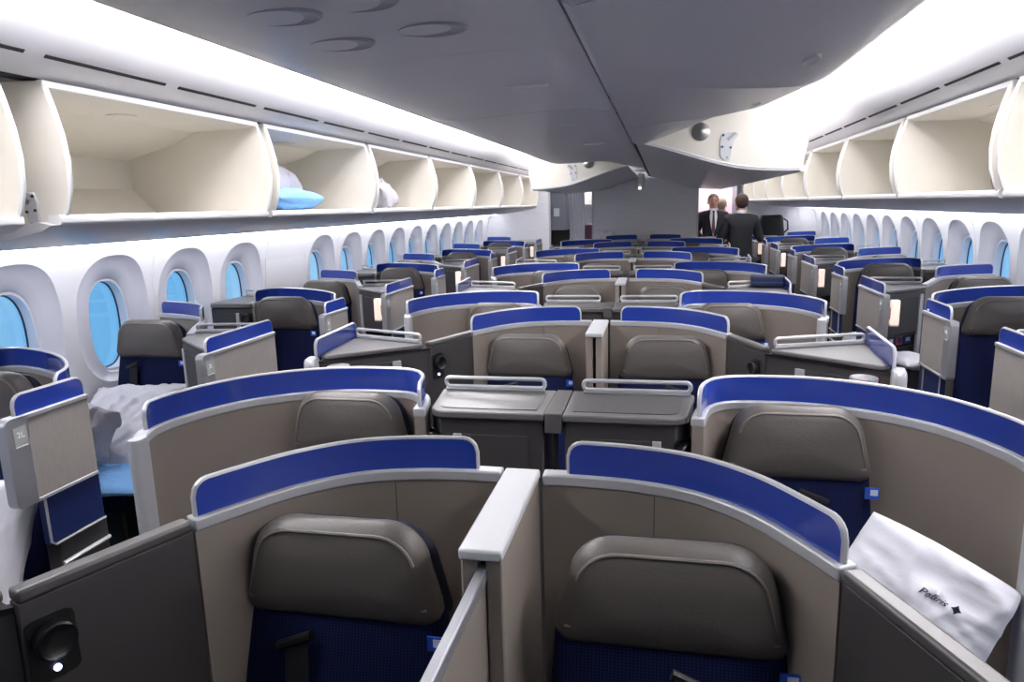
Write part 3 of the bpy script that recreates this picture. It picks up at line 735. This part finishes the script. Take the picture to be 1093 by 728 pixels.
for (sx, ys) in ((1, [-.98, .26, 1.50, 2.73, 3.97]), (-1, [-.55, .68, 1.91, 3.15, 4.38, 5.6, 6.83])):
    nm = SIDE[sx]
    for i, y in enumerate(ys):
        if y+1.2 < .4: lab = f"closed grey centre bin over the camera, {nm} of the seam"
        lab = f"closed grey centre bin {nm} of the ceiling seam, {ORD[i] if i < 6 else 'seventh'} one from the camera"
        mm = {(1, 3): (0, .35), (1, 4): (.35, 1), (-1, 6): (0, .8)}.get((sx, i), (0, 0))
        t, fx = centre_closed(y, y+1.235 if not (sx > 0 and i == 4) else 5.0, lab, sx, *mm)
        yc = y+.62
        xl = .74
        if sx < 0:
            for (wx, wy) in OVALS:
                if y <= wy < y+1.235: oval(t, fx, wx, wy, cprof(abs(wx))-.001, .085, .062, 'recess', 'speaker_recess')
            if i in (2, 3, 4): oval(t, fx, -.17, yc-.06, cprof(.17)-.003, .075, .018, 'white', 'latch_or_glint_oval')  # white colour of these left ovals stands in for light glints
        else:
            oval(t, fx, fx(.66), yc+.1, cprof(.66)-.004+(.0 if i < 3 else (.045 if i == 3 else .17)), .022, .075, 'white', 'latch_or_glint_oval')
OPENP = [(.10, 2.115), (.22, 2.085), (.40, 2.03), (.60, 1.965), (.78, 1.92), (.95, 1.90), (1.10, 1.893), (1.18, 1.893)]
def centre_open(y0, y1, label, sx, first=False):
    global SX; SX = sx
    t = thing('centre_bin', label, 'overhead bin', (.7, (y0+y1)/2, 1.95), 'opened centre bins')
    Q = smooth(OPENP, 24)
    Qi = [(p[0], p[1]+.016) for p in Q]
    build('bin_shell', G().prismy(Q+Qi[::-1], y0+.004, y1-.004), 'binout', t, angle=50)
    ck = Qi+[(1.175, 1.92), (1.20, 2.05), (1.205, 2.18), (1.18, 2.33), (1.12, 2.45), (.9, 2.44), (.3, 2.24)]
    for a, b in ((y0+.006, y0+.022), (y1-.022, y1-.006)):
        c = build('bin_cheek', G().prismy(ck, a, b), 'cream', t)
        build('edge_bead', G().tube([(1.178, (a+b)/2, 1.92), (1.202, (a+b)/2, 2.05), (1.207, (a+b)/2, 2.18), (1.182, (a+b)/2, 2.33), (1.122, (a+b)/2, 2.45)], .006, 6), 'white', c)
        build('rim_bead', G().tube([(p[0], a-.001, p[1]) for p in Qi], .007, 6), 'white', c)
    build('bin_lip', G().prismy(round_poly([(1.165, 1.885), (1.165, 1.925), (1.20, 1.925), (1.20, 1.885)], .010, 3), y0+.002, y1-.002), 'white', t)
    if first:
        build('hub', G().lathe([(.06, 0), (.06, -.008), (.03, -.014), (.012, -.022)], (.53, y0+.006, 2.165), axis='y', n=18), 'bolt', t)
        latch_plate(.70, y0+.006, 2.075, t, 1.35)
    return t
for sx, a, n in ((1, 5.02, 6), (-1, 8.08, 3)):
    L = (11.78-a)/n
    root = None
    for i in range(n):
        lab = f"opened cream-sided centre bin {SIDE[sx]} of the seam, {ORD[i]} opened one from the camera"
        if i == 0: centre_open(a, a+L, lab, sx, True)
        elif i == 1: root = centre_open(a+L, a+2*L, lab, sx)
        else:
            c = copy_tree(root); c.location.y += L*(i-1); c['label'] = lab
SX = 1
# dark seam between left and right centre bins and two tiny green marks
struct('trim_60', G().box(SXC-.012, SXC+.012, -1, 11.78, 2.125, 2.16), 'binseam')
struct('trim_61', G().prismy([(-.98, 2.47), (-.99, 2.60), (.99, 2.60), (.98, 2.47), (.1, 2.2), (-.1, 2.2)], -1.1, 11.75), 'ceil')
for i, y in enumerate((2.85, 3.35)):
    g = G().lathe([(.004, 2.108), (.004, 2.118)], (SXC+.002, y, 0), n=10)
    o = build('seam_pin', g, mat('pin_green', (70, 120, 80), .4)); setp(o, f"tiny green pin in the dark ceiling seam, the {'nearer' if i == 0 else 'farther'} of the two", 'pin')
o = thing('exit_downlight', 'small white round light hanging from the seam before the rear bulkhead', 'light', (-.02, 10.6, 1.90))
build('lamp_body', G().lathe([(.05, 1.895), (.055, 1.90), (.055, 1.95), (.05, 2.13)], (-.02, 10.6, 0), n=20), 'white', o)
build('lamp_lens', G().box(-.055, -.02, 10.535, 10.56, 1.905, 1.935), mat('warm_lens', (255, 236, 200), .4, emit=2.5), o)

# ------------------------------------------------------------------ rear bulkhead and what lies behind it
bulk = [(-2.80, -1.56), (-.84, .84), (1.60, 2.80)]
for i, (a, b) in enumerate(bulk):
    g = G(); g.box(a, b, YEND, YEND+.05, 0, 2.6)
    struct('wall_rear' if i == 1 else ('wall_rear_left' if i == 0 else 'wall_rear_right'), g, 'bulk')
for i, x in enumerate((-1.56, -.84, .84, 1.60)):
    w = .012
    g = G().box(x-w, x+w, YEND-.012, YEND+.062, 0, 2.3)
    struct(f'trim_{70+i}', g, 'frame', bevel=.004)
struct('wall_front_added', G().box(-2.8, 2.8, -1.25, -1.2, 0, 2.6), 'dark')  # unseen wall behind the camera, added for the light, dark to reflect less
# left doorway: galley cabinet, curtain, next cabin
t = thing('galley_cabinet', 'dark grey galley cabinet with a small screen seen through the left rear doorway', 'cabinet', (-1.5, 12.5, 0))
build('cabinet_body', G().box(-1.85, -1.34, 12.3, 12.8, 1.28, 2.3), 'galley', t, bevel=.01)
build('cabinet_base', G().box(-1.85, -1.34, 12.3, 12.8, 0, 1.0), 'dark', t, bevel=.01)
build('cabinet_back', G().box(-1.85, -1.34, 12.7, 12.8, 1.0, 1.28), 'black', t)
build('screen', G().box(-1.56, -1.46, 12.28, 12.30, 1.52, 1.66), mat('small_screen', (190, 200, 205), .4), t)
t = thing('galley_curtain', 'pale grey pleated curtain hanging in the left rear doorway', 'curtain', (-1.2, 12.6, 0))
pts = [(-1.32+.26*q/60, 12.62+.02*math.sin(q*.8)) for q in range(61)]
build('curtain_cloth', G().ribbon(pts, .05, 2.15, .006), mat('curtain', (196, 199, 208), .9), t, angle=80)
t = thing('rear_cabin_bin', 'white stowage bin of the next cabin seen through the left rear doorway', 'overhead bin', (-1.1, 14.0, 1.5))
build('bin_body', G().prismy([(-1.5, 1.70), (-.75, 1.70), (-.8, 1.78), (-.75, 2.2), (-1.5, 2.2)], 13.9, 14.8), 'cream', t, bevel=.01)
build('bin_lower_strip', G().prismy([(-1.5, 1.63), (-.75, 1.63), (-.75, 1.69), (-1.5, 1.69)], 13.95, 14.8), 'white', t, bevel=.01)  # white strip below the bin body
t = thing('purple_seat', 'purple upholstered seat of the next cabin seen through the left rear doorway', 'seat', (-1.02, 13.4, 0))
build('backrest', G().cushion(round_poly([(-1.17, .55), (-.84, .55), (-.86, 1.36), (-1.15, 1.36)], .06, 5), 13.4, .14, .05), 'purple', t)
build('seat_cushion', G().box(-1.2, -.82, 12.95, 13.4, .3, .48), 'purple', t, bevel=.03)
build('seat_leg', G().box(-1.1, -.92, 13.0, 13.3, 0, .3), 'black', t)
struct('wall_rear_far', G().box(-2.6, 2.6, 15.0, 15.05, 0, 2.6), 'wall')
struct('ceiling_rear', G().box(-2.6, 2.6, 11.86, 15.0, 2.32, 2.36), 'ceil')
struct('wall_aft_left', G().box(-2.6, -2.55, 11.85, 15.0, 0, 2.4), 'wall'); struct('wall_aft_right', G().box(2.55, 2.6, 11.85, 15.0, 0, 2.4), 'wall')
struct('wall_lavatory', G().box(.3, 1.52, 13.3, 13.35, 0, 2.3), 'pink')
struct('wall_lavatory_side', G().box(1.50, 1.56, 12.5, 13.35, 0, 2.3), 'galley')
o = build('doorway_light', G().box(.9, 1.45, 12.5, 13.0, 2.28, 2.30), mat('doorway_lamp', (255, 240, 244), .5, emit=16)); setp(o, 'ceiling light panel behind the right rear doorway', 'light')
o = build('galley_light', G().box(-1.5, -.6, 13.6, 14.0, 2.28, 2.30), mat('galley_lamp', (250, 250, 255), .5, emit=14)); setp(o, 'ceiling light panel behind the left rear doorway', 'light')

# ------------------------------------------------------------------ soft goods
def pillow(name, label, cat, c, size, rot, m, seed=0, wr=.012, parts=None, flat=.0, group=None, corner=1.):
    nx, ny = 56, 44; W, H, T = size; vs = []; fs = []
    Rm = Matrix.Rotation(rot[2], 3, 'Z') @ Matrix.Rotation(rot[1], 3, 'Y') @ Matrix.Rotation(rot[0], 3, 'X') @ Matrix.Rotation(rot[3] if len(rot) > 3 else 0, 3, 'Z')
    def pt(u, v, s):
        a = (1-abs(u)**2.6)*(1-abs(v)**2.6); th = T/2*max(a, 0)**.42
        k = 1-.07*corner*((1-abs(v)**2)*(abs(u)**3)); kk = 1-.07*corner*((1-abs(u)**2)*(abs(v)**3))
        p = Vector((u*W/2*k, v*H/2*kk, s*th))
        ca, sa = math.cos(seed), math.sin(seed); X_, Y_ = p.x*ca+p.y*sa, p.y*ca-p.x*sa
        q = Vector((X_*4+seed, Y_*11, s*2.+seed*.3)); q2 = Vector((X_*9-seed, Y_*6, s*3.)); q3 = Vector((X_*8, Y_*26+seed, s))
        d = .9*mn.noise(q*.5)+(1-abs(mn.noise(q+Vector((0, 0, mn.noise(q2)*.6))))*2.)**3*.9+(1-abs(mn.noise(q2))*2)**3*.5+(1-abs(mn.noise(q3))*2.)**2*.3
        return p+Vector((mn.noise(q*1.3)*.4, mn.noise(q*1.3+Vector((9, 0, 0)))*.4, s))*wr*(d-.5)*(.25+.75*max(a, 0)**.3)
    for s in (1, -1):
        for j in range(ny+1):
            for i in range(nx+1):
                vs.append(pt(-1+2*i/nx, -1+2*j/ny, s))
    o = (nx+1)*(ny+1)
    for j in range(ny):
        for i in range(nx):
            a = j*(nx+1)+i; fs.append((a, a+1, a+nx+2, a+nx+1)); fs.append((o+a, o+a+nx+1, o+a+nx+2, o+a+1))
    g = G(); g.v = [tuple(Rm @ v+Vector(c)) for v in vs]; g.f = fs
    e = lambda i, j: j*(nx+1)+i
    for i in range(nx): g.f.append((e(i, 0), o+e(i, 0), o+e(i+1, 0), e(i+1, 0))); g.f.append((e(i, ny), e(i+1, ny), o+e(i+1, ny), o+e(i, ny)))
    for j in range(ny): g.f.append((e(0, j), e(0, j+1), o+e(0, j+1), o+e(0, j))); g.f.append((e(nx, j), o+e(nx, j), o+e(nx, j+1), e(nx, j+1)))
    t = thing(name, label, cat, c, group)
    build('cover' if name != 'blanket' else 'cloth', g, m, t, mirror=False, angle=80)
    return t, Rm, pt
R = math.radians
t, Rm, pt = pillow('pillow', 'white pillow with small dark logo leaning on the aisle-side seat at right front', 'pillow', (.795, 1.50, .80), (.30, .38, .15), (R(66), 0, R(-14), R(-24)), 'linen', 3, .03, corner=-.6)
def on_pillow(u, v, dz=.004):
    return Rm @ (pt(u, v, 1)+Vector((0, 0, dz)))
def logo(t, c, u, v):
    o = text_mesh('logo_text', 'Polaris', .019, 'ink', t, (0, 0, 0), (0, 0, 0), .35, .0008)
    for q_ in o.data.vertices:
        q_.co = on_pillow(u+q_.co.x/(.30/2), v+q_.co.y/(.38/2), .004+q_.co.z)
logo(t, None, .08, .50)
q = on_pillow(.38, .50, .006)
st = G(); r_ = []
for k in range(12):
    a = 2*PI*k/12; rr = .010 if k % 3 == 0 else .006; r_.append(Vector((rr*math.cos(a), rr*math.sin(a), 0)))
st.v = [tuple(Rm @ p+q+Vector((.795, 1.50, .80))) for p in r_]+[tuple(Rm @ (p+Vector((0, 0, .002)))+q+Vector((.795, 1.50, .80))) for p in r_]
st.f = [tuple(range(12)), tuple(range(12, 24))[::-1]]+[(k, (k+1) % 12, (k+1) % 12+12, k+12) for k in range(12)]
build('logo_star', st, 'ink', t, mirror=False)
pillow('pillow', 'white pillow on the seat behind the nearest numbered door, left edge', 'pillow', (-1.86, 1.62, .72), (.48, .42, .16), (R(60), 0, R(12)), 'linen', 8, .02)
pillow('pillow', 'large white pillow lying on the first seat under the left windows', 'pillow', (-2.29, 2.86, .69), (.58, .56, .15), (R(32), R(-3), R(6)), 'linen', 14, .022)
pillow('blanket', 'crumpled grey blanket beside the white pillow by the first left window', 'blanket', (-2.25, 2.56, .74), (.22, .30, .16), (R(50), R(6), R(-15)), 'blanket', 21, .05)
pillow('folded_cover', 'light blue folded cover under the white pillow, left aisle', 'bedding', (-2.08, 2.52, .565), (.42, .30, .07), (R(4), 0, R(12)), 'lblue', 31, .012)
pillow('plastic_bag', 'shiny black plastic bag on the floor of the left aisle', 'bag', (-1.42, 1.9, .16), (.4, .5, .32), (0, 0, R(20)), 'plasticbag', 41, .05)
pillow('pillow', 'grey pillow in the second left bin, above a blue one', 'pillow', (-1.86, 3.60, 1.86), (.30, .40, .22), (R(0), R(8), R(10)), 'blanket', 51, .02)
pillow('pillow', 'light blue pillow in the second left bin, below a grey one', 'pillow', (-1.68, 3.50, 1.775), (.20, .50, .11), (R(0), R(-4), R(2)), 'lblue', 55, .010, corner=-.3)
pillow('blanket', 'rumpled grey blanket in the third left bin', 'blanket', (-1.76, 4.78, 1.80), (.32, .52, .17), (R(-8), R(-6), R(8)), 'blanket', 61, .07)
# bedding on the seats right of the aisle
pillow('folded_duvet', 'white folded bedding on the foot rest by the right aisle, nearer one', 'bedding', (1.775, 4.58, .725), (.22, .34, .07), (0, 0, R(12)), 'linen', 71, .008)
pillow('folded_duvet', 'white folded bedding with crumpled top by the right aisle, farther one', 'bedding', (1.83, 5.50, .60), (.40, .46, .22), (R(8), 0, R(4)), 'linen', 75, .03)
pillow('blanket', 'grey and white blanket heaped on the third numbered-door seat by the right aisle', 'blanket', (1.86, 7.50, .60), (.40, .46, .22), (R(8), 0, R(-6)), 'blanket', 77, .05)
t = thing('small_bag', 'small dark blue zip bag on the console of the third centre pair, right aisle', 'bag', (.93, 4.93, 1.145))
build('bag_body', G().prism(round_poly([(.86, 4.80), (1.07, 4.78), (1.075, 4.89), (.865, 4.91)], .02, 4), 1.149, 1.222), 'bag', t, bevel=.012)
build('zip_band', G().prism(round_poly([(.857, 4.797), (1.073, 4.777), (1.078, 4.893), (.862, 4.913)], .02, 4), 1.176, 1.181), 'magb', t)
t = thing('black_bag', 'black travel bag with side handle standing on the last right consoles by the bulkhead', 'bag', (1.86, 11.3, 1.15))
build('bag_body', G().cushion(round_poly([(1.68, 1.10), (2.12, 1.10), (2.08, 1.48), (1.76, 1.48)], [.04, .04, .05, .05], 5), 11.45, .2, .05), 'bagb', t)
build('bag_handle', G().tube([(2.09, 11.45, 1.42), (2.15, 11.45, 1.38), (2.16, 11.45, 1.26), (2.11, 11.45, 1.21)], .012, 8), 'bagb', t)
pillow('pillow', 'small white pillow propped before the rear bulkhead left of centre', 'pillow', (-.62, 11.55, 1.18), (.30, .22, .12), (R(75), 0, 0), 'linen', 81, .02)
# magazines in the pocket under the console of the second right window unit
for j, (xx, m_, nm, h_) in enumerate(((1.695, 'magb', 'blue', .84), (1.765, 'magr', 'red patterned', .835), (1.835, 'magb', 'blue and teal', .83))):
    yy = 5.03-.345+.07*j
    o = thing('magazine', f'{nm} magazine in the dark pocket under the lamp-lit console, right aisle', 'magazine', (xx, yy, .70), 'magazines in the console pocket')
    build('magazine_cover', G().facebox((xx-.03, yy), (xx+.03, yy+.05), 0, .07, .78, h_, -.006, .006), m_, o, bevel=.001)
    build('cover_picture', G().facebox((xx-.03, yy), (xx+.03, yy+.05), .015, .055, .795, h_-.01, .0055, .008), 'tagw' if j != 1 else 'magb', o)
# ------------------------------------------------------------------ people
def skin_obj(name, verts, edges, m, parent, levels=2, root=0):
    """verts: (x,y,z,rx,ry)"""
    o0 = org(parent)
    me = bpy.data.meshes.new(name); me.from_pydata([(v[0]-o0.x, v[1]-o0.y, v[2]-o0.z) for v in verts], edges, [])
    o = bpy.data.objects.new(name, me); COL.objects.link(o); o.parent = parent
    s = o.modifiers.new('skin', 'SKIN'); s.use_smooth_shade = True
    sv = me.skin_vertices[0].data
    for i, v in enumerate(verts):
        sv[i].radius = (v[3], v[4]); sv[i].use_root = (i == root)
    ss = o.modifiers.new('sub', 'SUBSURF'); ss.levels = levels; ss.render_levels = levels
    me.materials.append(M[m]); return o
def person(x, y, label, H, face_y, hair, tie=False, turn=0., arms='desk'):
    """face_y -1: looks to the camera, +1: turned away"""
    t = thing('person', label, 'person', (x, y, 0)); f = face_y
    s = H/1.78
    def q(dx, dy, z): 
        c, d = math.cos(turn), math.sin(turn)
        return (x+(dx*c-dy*d)*s, y+(dx*d+dy*c)*s, z*s)
    V = []; E_ = []
    def add(p, r, r2=None, par=None):
        V.append((*p, r*s, (r2 or r)*s)); i = len(V)-1
        if par is not None: E_.append((par, i))
        return i
    pel = add(q(0, 0, .96), .13, .10); wai = add(q(0, 0, 1.12), .11, .09, pel); che = add(q(0, 0, 1.33), .13, .095, wai)
    nk0 = add(q(0, .01*f*-1, 1.47), .075, .065, che); nk = add(q(0, 0, 1.545), .052, .055, nk0)
    hb = add(q(0, .015*f, 1.60), .068, .075, nk); hm = add(q(0, .01*f, 1.68), .078, .092, hb); ht = add(q(0, 0, 1.735), .06, .075, hm)
    for sd in (-1, 1):
        sh = add(q(sd*.165, 0, 1.40), .05, .045, nk0)
        el = add(q(sd*.27, .02*f, 1.17), .042, .042, sh)
        if arms == 'desk': wr = add(q(sd*.16 if sd*f > 0 else sd*.10, .24*f, 1.07), .027, .027, el)
        else: wr = add(q(sd*.33 if sd > 0 else sd*.2, .22*f if sd < 0 else -.02, 1.14), .027, .027, el)
        hd = q(0, 0, 0); w = V[wr]
        pm = add((w[0]-sd*.03*s, w[1]+f*.06*s, w[2]-.005*s), .03, .016, wr)
        for j in range(4):
            a = add((w[0]-sd*(.045+.012*j)*s+sd*.03*s, w[1]+f*(.10-.004*j)*s, w[2]-.008*s), .0095, .0095, pm)
            add((w[0]-sd*(.050+.013*j)*s+sd*.03*s, w[1]+f*(.135-.006*abs(j-1))*s, w[2]-.022*s), .008, .008, a)
        th = add((w[0]-sd*.055*s, w[1]+f*.045*s, w[2]+.006*s), .010, .010, wr)
        add((w[0]-sd*.078*s, w[1]+f*.075*s, w[2]-.004*s), .009, .009, th)
        hp = add(q(sd*.09, 0, .88), .095, .095, pel); kn = add(q(sd*.10, .01*f, .50), .058, .058, hp)
        an = add(q(sd*.10, 0, .09), .038, .04, kn); add(q(sd*.11, .15*f, .04), .038, .03, an)
    skin_obj('body', V, E_, 'skin', t)
    # clothes: a fuller jacket, trousers, shoes
    V, E_ = [], []
    hem = add(q(0, 0, .80), .20, .15); pel = add(q(0, 0, .92), .195, .15, hem); wai = add(q(0, 0, 1.10), .165, .13, pel); che = add(q(0, 0, 1.30), .19, .14, wai)
    nk0 = add(q(0, 0, 1.44), .135, .11, che); add(q(0, 0, 1.53), .085, .085, nk0)
    for sd in (-1, 1):
        sh = add(q(sd*.175, 0, 1.425), .092, .09, nk0); el = add(q(sd*.265, .02*f, 1.17), .066, .066, sh)
        if arms == 'desk': add(q(sd*.17 if sd*f > 0 else sd*.11, .21*f, 1.075), .045, .045, el)
        else: add(q(sd*.325 if sd > 0 else sd*.205, .19*f if sd < 0 else -.015, 1.145), .045, .045, el)
    skin_obj('jacket', V, E_, 'suit', t)
    V, E_ = [], []
    pel = add(q(0, 0, .93), .19, .15)
    for sd in (-1, 1):
        hp = add(q(sd*.09, 0, .84), .13, .13, pel); kn = add(q(sd*.10, .01*f, .50), .090, .090, hp); add(q(sd*.10, 0, .08), .07, .075, kn)
    skin_obj('trousers', V, E_, 'suit', t)
    def ell(nm, c, r, m, par=t, lo=-90, sub_=None, zcut=None, n=18):
        g = G(); vs = []; fs = []; st_ = 10
        for i in range(st_+1):
            ph = R(lo+(90-lo)*i/st_)
            for k in range(n):
                a = 2*PI*k/n; vs.append(q(c[0]+r[0]*math.cos(ph)*math.cos(a), c[1]+r[1]*math.cos(ph)*math.sin(a), c[2]+r[2]*math.sin(ph)))
        fs = [(i*n+k, i*n+(k+1) % n, (i+1)*n+(k+1) % n, (i+1)*n+k) for i in range(st_) for k in range(n)]+[tuple(range(n))[::-1]]
        g.add(vs, fs); return build(nm, g, m, par, mirror=False, angle=70)
    hr = ell('hair', (0, -.022*f, 1.685), (.088, .098, .098), hair, lo=-18)
    ell('hair_back', (0, -.040*f, 1.655), (.080, .072, .075), hair, hr, lo=-80)
    for sd in (-1, 1):
        ell('ear', (sd*.085, -.0*f, 1.645), (.012, .02, .03), 'skin')
        ell('shoe', (sd*.11, .08*f, .04), (.05, .14, .045), 'black')
        ell('eye', (sd*.032, .088*f, 1.665), (.010, .008, .005), 'black')
        ell('eyebrow', (sd*.033, .092*f, 1.683), (.018, .006, .003), hair)
    ell('nose', (0, .100*f, 1.64), (.014, .018, .028), 'skin')
    ell('mouth', (0, .090*f, 1.600), (.024, .008, .006), mat('lips', (165, 105, 98), .5))
    if tie:
        g = G(); pr = [q(-.045, .110*f, 1.52), q(.045, .110*f, 1.52), q(.058, .14*f, 1.42), q(.038, .165*f, 1.26), q(0, .17*f, 1.12), q(-.038, .165*f, 1.26), q(-.058, .14*f, 1.42)]
        back = [(p[0], p[1]-.06*f*s, p[2]) for p in pr]; g.add(pr+back, [tuple(range(7)), tuple(range(7, 14))[::-1]]+[(k, (k+1) % 7, (k+1) % 7+7, k+7) for k in range(7)])
        build('shirt_front', g, 'shirt', t, mirror=False)
        g = G(); pr = [q(-.018, .125*f, 1.515), q(.018, .125*f, 1.515), q(.013, .150*f, 1.47), q(.027, .178*f, 1.20), q(0, .182*f, 1.14), q(-.027, .178*f, 1.20), q(-.013, .150*f, 1.47)]
        back = [(p[0], p[1]-.02*f*s, p[2]) for p in pr]; g.add(pr+back, [tuple(range(7)), tuple(range(7, 14))[::-1]]+[(k, (k+1) % 7, (k+1) % 7+7, k+7) for k in range(7)])
        build('tie', g, 'tie', t, mirror=False)
    build('collar', G().lathe([(.066*s, 1.49*s), (.070*s, 1.53*s), (.063*s, 1.56*s)], q(0, 0, 0)[:2]+(0,), n=18), 'shirt', t, mirror=False)
    return t
person(1.10, 12.12, 'person in dark suit and dark red tie facing the camera in the right rear doorway', 1.83, -1, 'hairg', tie=True)
person(1.35, 10.30, 'person in dark suit seen from behind at the end of the right aisle', 1.80, 1, 'hairb', turn=.15, arms='side')
person(1.28, 12.75, 'person with thin grey hair mostly hidden between the two in suits', 1.76, 1, 'hairg', turn=-.3)

# ------------------------------------------------------------------ world, camera, view
w = bpy.data.worlds.new('sky'); SC.world = w; w.use_nodes = True; nt = w.node_tree
bg = nt.nodes['Background']; tc = nt.nodes.new('ShaderNodeTexCoord'); nz = nt.nodes.new('ShaderNodeTexNoise'); nz.inputs['Scale'].default_value = 3.; nz.inputs['Detail'].default_value = 5
rp = nt.nodes.new('ShaderNodeValToRGB'); rp.color_ramp.elements[0].position = .45; rp.color_ramp.elements[0].color = lin((112, 178, 226))+(1,)
rp.color_ramp.elements[1].position = .75; rp.color_ramp.elements[1].color = lin((190, 222, 245))+(1,)
nt.links.new(tc.outputs['Generated'], nz.inputs['Vector']); nt.links.new(nz.outputs['Fac'], rp.inputs[0]); nt.links.new(rp.outputs[0], bg.inputs[0]); bg.inputs[1].default_value = 1.
cam = bpy.data.cameras.new('camera'); co = bpy.data.objects.new('camera', cam); COL.objects.link(co); SC.camera = co
yaw, pitch, roll, f_px = .2126, .1892, -.0274, 749.
cy, sy, cp, sp = math.cos(yaw), math.sin(yaw), math.cos(pitch), math.sin(pitch)
fwd = Vector((-sy*cp, cy*cp, -sp)); right = Vector((cy, sy, 0)); up = right.cross(fwd)
r = right*math.cos(roll)+up*math.sin(roll); u = -right*math.sin(roll)+up*math.cos(roll)
co.matrix_world = Matrix(((r.x, u.x, -fwd.x, .2868), (r.y, u.y, -fwd.y, 0), (r.z, u.z, -fwd.z, 1.7085), (0, 0, 0, 1)))
cam.sensor_width = 36; cam.lens = f_px/1093*36; cam.clip_start = .02
SC.view_settings.view_transform = 'Standard'; SC.view_settings.look = 'None'; SC.view_settings.gamma = 1; SC.view_settings.exposure = .22
SC.view_settings.use_curve_mapping = False
SC.cycles.max_bounces = 10; SC.cycles.diffuse_bounces = 6
SC.cycles.use_denoising = True
